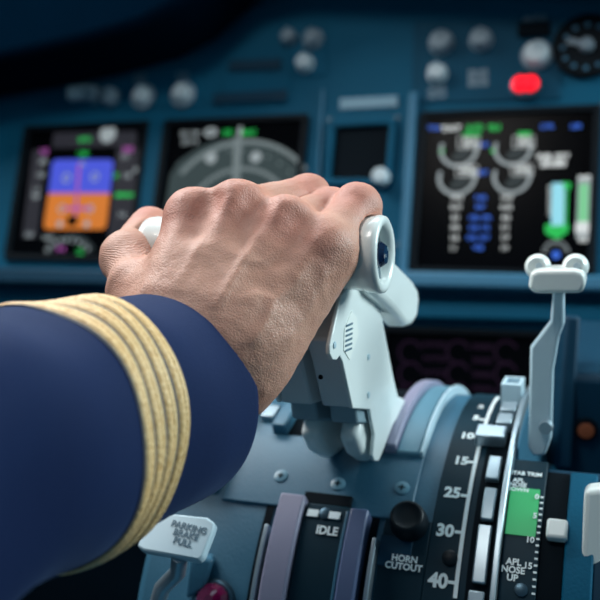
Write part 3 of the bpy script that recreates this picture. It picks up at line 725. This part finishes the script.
# valleys between the knuckles
for a_, b_ in (('i0', 'm0'), ('m0', 'r0'), ('r0', 'p0')):
    c1 = (J[a_]+J[b_])/2+dor*.0165+mdir*.004; c2 = c1-mdir*.016+dor*.004
    hand = smax(hand, -cone(c1, c2, .0036, .0014), .010)
def surf_path(pxs, s0):       # follow the back of the hand: march each sight line to the surface
    o = []
    for px, py in pxs:
        s = s0
        for _ in range(60):
            P = at(px, py, s); ijk = ((P-lo)/GRID).astype(int)
            if (ijk < 0).any() or (ijk >= nx).any(): s += .003; continue
            d = hand[tuple(ijk)]
            if d < .0003: break
            s += max(float(d)*.8, .0003)
        o.append(at(px, py, s))
    return o
# keep the fingers and palm outside the grips
gy = np.sqrt((PY_-HY)**2+(PZ_-HZ)**2)-.0176
gcyl = np.maximum(gy, np.maximum(XH[0][0]-.0005-PX_, PX_-(XH[1][1]+.001)))
hand = smax(hand, -gcyl, .0015)

def surface_nets(F, lo, h):
    n = np.array(F.shape); neg = F < 0
    cn = n-1; acc = np.zeros((*cn, 3), np.float32); cnt = np.zeros(cn, np.int32)
    for ax in range(3):
        o = [0, 0, 0]; o[ax] = 1
        A = F[:n[0]-o[0], :n[1]-o[1], :n[2]-o[2]]; B = F[o[0]:, o[1]:, o[2]:]
        cr = (A < 0) != (B < 0); den = np.where(cr, A-B, 1); tt = np.where(cr, A/den, 0)
        b1, b2 = [i for i in range(3) if i != ax]
        for d1 in (0, 1):
            for d2 in (0, 1):
                sl = [slice(0, cn[0]), slice(0, cn[1]), slice(0, cn[2])]
                sl[b1] = slice(d1, d1+cn[b1]); sl[b2] = slice(d2, d2+cn[b2])
                c_ = cr[tuple(sl)]; t_ = tt[tuple(sl)]
                p = np.zeros(3); p[b1] = d1; p[b2] = d2
                for k in range(3): acc[..., k] += c_*(p[k] if k != ax else 0)
                acc[..., ax] += np.where(c_, t_, 0); cnt += c_
    act = cnt > 0; idx = -np.ones(cn, np.int64); idx[act] = np.arange(act.sum())
    ii = np.argwhere(act); V = (ii+acc[act]/cnt[act][:, None])*h+lo
    Q = []
    for ax in range(3):
        b1, b2 = [(1, 2), (2, 0), (0, 1)][ax]
        o = [0, 0, 0]; o[ax] = 1
        A = neg[:n[0]-o[0], :n[1]-o[1], :n[2]-o[2]]; B = neg[o[0]:, o[1]:, o[2]:]
        e = np.argwhere(A != B)
        ok = (e[:, b1] > 0) & (e[:, b2] > 0) & (e[:, b1] < cn[b1]) & (e[:, b2] < cn[b2]); e = e[ok]
        s_ = A[tuple(e.T)]
        def g(d1, d2):
            q = e.copy(); q[:, b1] -= d1; q[:, b2] -= d2; return idx[tuple(q.T)]
        q = np.stack([g(1, 1), g(0, 1), g(0, 0), g(1, 0)], 1); q[~s_] = q[~s_][:, ::-1]
        Q.append(q)
    return V, np.concatenate(Q)
# drop blobs of grid edge: close the volume at the grid border
hand[0] = hand[-1] = .01; hand[:, 0] = hand[:, -1] = .01; hand[:, :, 0] = hand[:, :, -1] = .01
V, Q = surface_nets(hand, lo, GRID)
# extensor tendons and veins: low soft ridges raised along the back of the hand
g3 = np.gradient(hand, GRID)
ij = np.clip(((V-lo)/GRID).round().astype(int), 0, nx-1)
NRM = np.stack([g[tuple(ij.T)] for g in g3], 1); NRM /= np.linalg.norm(NRM, axis=1)[:, None]+1e-9
disp = np.zeros(len(V)); face = np.clip((NRM@dor-.05)/.4, 0, 1)
def ridge(path, wd, amp, endfade=.008):
    path = [np.asarray(p) for p in path]; best = np.full(len(V), 1e9); al = np.zeros(len(V)); tot = 0
    Vp = V-np.outer(V@dor, dor)
    for a_, b_ in zip(path[:-1], path[1:]):
        a2 = a_-dor*(a_@dor); b2 = b_-dor*(b_@dor); ab = b2-a2; L2 = ab@ab
        h = np.clip((Vp-a2)@ab/L2, 0, 1); d_ = np.linalg.norm(Vp-a2-np.outer(h, ab), axis=1)
        m_ = d_ < best; best[m_] = d_[m_]; al[m_] = tot+h[m_]*math.sqrt(L2); tot += math.sqrt(L2)
    fade = np.clip(np.minimum(al+.001, tot-al+.001)/endfade, 0, 1)
    return amp*np.exp(-(best/wd)**2)*fade*face
for c, m_, am in (('c_i', 'i0', .0007), ('c_m', 'm0', .0008), ('c_r', 'r0', .0009), ('c_p', 'p0', .0006)):
    disp += ridge([J[c], J[c]*.4+J[m_]*.6, J[m_]+mdir*.004], .0042, am, .016)
for path, wd, am in (([(306, 262), (294, 285), (274, 300), (264, 325), (247, 348)], .0020, .0011), ([(264, 226), (252, 248), (240, 264), (226, 292), (214, 312)], .0021, .0010),
                ([(274, 300), (255, 294), (238, 300)], .0018, .0008), ([(330, 262), (320, 290), (300, 318), (282, 352)], .0020, .0009),
                ([(240, 264), (262, 262), (284, 246)], .0018, .0007), ([(208, 232), (190, 262), (176, 288)], .0022, .0008)):
    disp += ridge(surf_path(path, .345), wd, am)
def vnoise(P, sc, seed):        # smooth value noise
    rs = np.random.RandomState(seed); T = rs.rand(32, 32, 32); q = P*sc; i0 = np.floor(q).astype(int); f_ = q-i0; f_ = f_*f_*(3-2*f_); o = 0
    for a_ in (0, 1):
        for b_ in (0, 1):
            for c_ in (0, 1):
                o = o+T[(i0[:, 0]+a_) % 32, (i0[:, 1]+b_) % 32, (i0[:, 2]+c_) % 32]*np.where(a_, f_[:, 0], 1-f_[:, 0])*np.where(b_, f_[:, 1], 1-f_[:, 1])*np.where(c_, f_[:, 2], 1-f_[:, 2])
    return o-.5
disp += .0009*vnoise(V, 110, 3)+.0004*vnoise(V, 330, 5)
V = V+NRM*disp[:, None]
pilot = thing('person', at(60, 470, .30), 'person in a navy uniform jacket gripping the white thrust lever handles', 'person')
me = bpy.data.meshes.new('arm_and_hand')
inv = root_matrix(pilot).inverted()
me.from_pydata([tuple(inv@Vector(p)) for p in V.tolist()], [], Q.tolist()); me.update()
for p in me.polygons: p.use_smooth = True
fl = np.zeros(len(V))
for k_, r in (('i0', .016), ('m0', .016), ('r0', .015), ('p0', .010), ('m1', .013), ('r1', .012), ('p1', .015), ('t3', .014), ('i1', .012)):
    fl = np.maximum(fl, np.exp(-((np.linalg.norm(V-J[k_]-dor*.008, axis=1)/r)**2)))
at_ = me.attributes.new('flush', 'FLOAT', 'POINT'); at_.data.foreach_set('value', fl.astype(np.float32))
kn = np.exp(-((np.linalg.norm(V-(J['t1']*.45+J['t2']*.55), axis=1)/.017)**2))
at_ = me.attributes.new('crease', 'FLOAT', 'POINT'); at_.data.foreach_set('value', kn.astype(np.float32))
hand_o = bpy.data.objects.new('arm_and_hand', me); COL.objects.link(hand_o); hand_o.parent = pilot
d = hand_o.modifiers.new('smooth', 'SMOOTH'); d.factor = .5; d.iterations = 3

def skin():
    m = bpy.data.materials.new('skin'); m.use_nodes = True; nt = m.node_tree; N = nt.nodes; L_ = nt.links
    b = N['Principled BSDF']; tc = N.new('ShaderNodeTexCoord')
    b.inputs['Roughness'].default_value = .5; b.inputs['Specular IOR Level'].default_value = .5
    b.inputs['Subsurface Weight'].default_value = .12; b.inputs['Subsurface Radius'].default_value = (1, .35, .2); b.inputs['Subsurface Scale'].default_value = .004
    n1 = N.new('ShaderNodeTexNoise'); n1.inputs['Scale'].default_value = 55; n1.inputs['Detail'].default_value = 5
    L_.new(tc.outputs['Object'], n1.inputs['Vector'])
    mx = N.new('ShaderNodeMix'); mx.data_type = 'RGBA'; mx.inputs[6].default_value = (.50, .232, .155, 1); mx.inputs[7].default_value = (.70, .395, .295, 1)
    L_.new(n1.outputs['Fac'], mx.inputs[0])
    fa = N.new('ShaderNodeAttribute'); fa.attribute_name = 'flush'
    mu = N.new('ShaderNodeMath'); mu.operation = 'MULTIPLY'; mu.inputs[1].default_value = .75; L_.new(fa.outputs['Fac'], mu.inputs[0])
    m2 = N.new('ShaderNodeMix'); m2.data_type = 'RGBA'; m2.inputs[7].default_value = (.58, .205, .150, 1)
    L_.new(mu.outputs[0], m2.inputs[0]); L_.new(mx.outputs[2], m2.inputs[6])
    # fine speckle
    n2 = N.new('ShaderNodeTexNoise'); n2.inputs['Scale'].default_value = 900; n2.inputs['Detail'].default_value = 2; L_.new(tc.outputs['Object'], n2.inputs['Vector'])
    m3 = N.new('ShaderNodeMix'); m3.data_type = 'RGBA'; m3.blend_type = 'OVERLAY'; m3.inputs[0].default_value = .25
    L_.new(m2.outputs[2], m3.inputs[6]); L_.new(n2.outputs['Color'], m3.inputs[7])
    L_.new(m2.outputs[2], b.inputs['Base Color'])
    # pores: small cells, plus creases round the thumb joint
    v = N.new('ShaderNodeTexVoronoi'); v.inputs['Scale'].default_value = 750; v.feature = 'DISTANCE_TO_EDGE'; L_.new(tc.outputs['Object'], v.inputs['Vector'])
    mr = N.new('ShaderNodeMapRange'); mr.inputs[1].default_value = 0; mr.inputs[2].default_value = .25; L_.new(v.outputs['Distance'], mr.inputs[0])
    bp = N.new('ShaderNodeBump'); bp.inputs['Strength'].default_value = .24; bp.inputs['Distance'].default_value = .0005; L_.new(mr.outputs[0], bp.inputs['Height'])
    b2 = N.new('ShaderNodeBump'); b2.inputs['Strength'].default_value = .25; b2.inputs['Distance'].default_value = .0006; L_.new(n2.outputs['Fac'], b2.inputs['Height']); L_.new(bp.outputs[0], b2.inputs['Normal'])
    wv = N.new('ShaderNodeTexWave'); wv.inputs['Scale'].default_value = 330; wv.inputs['Distortion'].default_value = 6; wv.inputs['Detail'].default_value = 2; wv.bands_direction = 'Z'
    L_.new(tc.outputs['Object'], wv.inputs['Vector'])
    ca = N.new('ShaderNodeAttribute'); ca.attribute_name = 'crease'
    mm = N.new('ShaderNodeMath'); mm.operation = 'MULTIPLY'; L_.new(wv.outputs['Fac'], mm.inputs[0]); L_.new(ca.outputs['Fac'], mm.inputs[1])
    b3 = N.new('ShaderNodeBump'); b3.inputs['Strength'].default_value = .5; b3.inputs['Distance'].default_value = .0006; L_.new(mm.outputs[0], b3.inputs['Height']); L_.new(b2.outputs[0], b3.inputs['Normal'])
    L_.new(b3.outputs[0], b.inputs['Normal'])
    return m
me.materials.append(skin())

# ---- sleeve
def fabric(name, col, rough=.85):
    m = bpy.data.materials.new(name); m.use_nodes = True; nt = m.node_tree; N = nt.nodes; L_ = nt.links
    b = N['Principled BSDF']; b.inputs['Base Color'].default_value = (*col, 1); b.inputs['Roughness'].default_value = rough
    b.inputs['Sheen Weight'].default_value = .08; b.inputs['Sheen Tint'].default_value = (.3, .5, 1, 1); b.inputs['Specular IOR Level'].default_value = .2
    tc = N.new('ShaderNodeTexCoord'); n = N.new('ShaderNodeTexNoise'); n.inputs['Scale'].default_value = 1400; L_.new(tc.outputs['Object'], n.inputs['Vector'])
    bp = N.new('ShaderNodeBump'); bp.inputs['Strength'].default_value = .4; bp.inputs['Distance'].default_value = .0004; L_.new(n.outputs['Fac'], bp.inputs['Height']); L_.new(bp.outputs[0], b.inputs['Normal'])
    n3 = N.new('ShaderNodeTexNoise'); n3.inputs['Scale'].default_value = 30; L_.new(tc.outputs['Object'], n3.inputs['Vector'])
    mx = N.new('ShaderNodeMix'); mx.data_type = 'RGBA'; mx.inputs[6].default_value = (*[c*.85 for c in col], 1); mx.inputs[7].default_value = (*[c*1.15 for c in col], 1)
    L_.new(n3.outputs['Fac'], mx.inputs[0]); L_.new(mx.outputs[2], b.inputs['Base Color'])
    M[name] = m
fabric('navy', (.0020, .0125, .058))
fabric('lining', (.004, .006, .014))
def goldmat():
    m = bpy.data.materials.new('gold_braid'); m.use_nodes = True; nt = m.node_tree; N = nt.nodes; L_ = nt.links
    b = N['Principled BSDF']; b.inputs['Roughness'].default_value = .5
    tc = N.new('ShaderNodeTexCoord'); v = N.new('ShaderNodeTexVoronoi'); v.inputs['Scale'].default_value = 620; L_.new(tc.outputs['Object'], v.inputs['Vector'])
    mx = N.new('ShaderNodeMix'); mx.data_type = 'RGBA'; mx.inputs[6].default_value = (.95, .69, .36, 1); mx.inputs[7].default_value = (.70, .42, .16, 1)
    L_.new(v.outputs['Distance'], mx.inputs[0]); L_.new(mx.outputs[2], b.inputs['Base Color'])
    bp = N.new('ShaderNodeBump'); bp.invert = True; bp.inputs['Strength'].default_value = .6; bp.inputs['Distance'].default_value = .0005; L_.new(v.outputs['Distance'], bp.inputs['Height']); L_.new(bp.outputs[0], b.inputs['Normal'])
    M['gold'] = m
goldmat()
M['gold_gap'] = mat('braid_ground_thread', (.07, .07, .08), .7, var=.3, vscale=300)
# axis of the sleeve from cuff towards elbow
A0 = at(168, 398, .388); A1 = at(82, 424, .335)
ax = A1-A0; ax /= np.linalg.norm(ax)
e_up = np.array([0, 0, 1.0]); e_up = e_up-ax*(e_up@ax); e_up /= np.linalg.norm(e_up); e_sd = np.cross(ax, e_up)
ELB = .27
def axis_pt(d):
    if d <= ELB: return A0+ax*d
    q = A0+ax*ELB; up_dir = np.array([-.35, -.50, .80]); up_dir /= np.linalg.norm(up_dir); return q+up_dir*(d-ELB)
def sl_r(d, th):
    r = .0455+.002*min(1, max(0, d)/.27)
    r += .0030*math.sin(4*th+d*34+.6)*min(1, max(0, d-.082)/.05)
    r += .0012*math.sin(3*th+d*60)*min(1, max(0, d)/.06)+.0016*math.sin(2*th-d*85+1)*min(1, max(0, d)/.06)+.0009*math.sin(5*th+d*120+2)*min(1, max(0, d)/.09)
    return r
def sl_pt(d, th, off=0):
    c = axis_pt(d)
    if d <= ELB: e1, e2 = e_up, e_sd
    else: e1, e2 = e_up, e_sd
    r = sl_r(d, th)+off
    return c+(e1*math.cos(th)*1.0+e2*math.sin(th)*.97)*r
NT = 72
def sleeve_mesh(ds, offs):
    b = MB(); vs = []; fs = []
    for d, off in zip(ds, offs):
        for k in range(NT): vs.append(sl_pt(d, 2*pi*k/NT, off))
    for i in range(len(ds)-1):
        for k in range(NT): k2 = (k+1) % NT; fs.append((i*NT+k, i*NT+k2, (i+1)*NT+k2, (i+1)*NT+k))
    b.add(vs, fs); return b
ds = [.06, .04, .02, .004, .0005, -.0008, -.0002, .003]+[.01+.01*k for k in range(26)]
offs = [-.0035]*3+[-.0032, -.0026, -.0014, -.0003, 0]+[0]*26
sleeve = sleeve_mesh(ds, offs).build('jacket_sleeve', 'navy', pilot, smooth=80, label='navy blue sleeve with gold braid')
# upper arm sleeve part, elbow closed smoothly
b = MB(); elb = A0+ax*ELB; sh = elb+np.array([-.10, -.16, .22])
b.tube([elb+(-ax)*.02, elb+ax*.015, elb+ax*.03+np.array([-.01, -.01, .02]), elb+(sh-elb)*.3, sh], [.055, .060, .060, .062, .068], 40)
b.build('upper_sleeve', 'navy', pilot, smooth=80)
# braid: four ribbed gold rows on a ground tape
d0 = .0535
g0 = sleeve_mesh([d0]+[d0+.00295*k for k in range(11)]+[d0+.0295], [.0]+[.0005]*11+[.0]).build('braid_tape', 'gold_gap', sleeve, smooth=60)
for k in range(4):
    a_ = d0+.0004+k*.0073; wd = .0060
    sleeve_mesh([a_, a_+.0006, a_+wd*.25, a_+wd*.45, a_+wd*.5, a_+wd*.55, a_+wd*.75, a_+wd-.0006, a_+wd], [.0003, .0010, .0014, .0013, .0010, .0013, .0014, .0010, .0003]).build('gold_stripe', 'gold', sleeve, smooth=80)
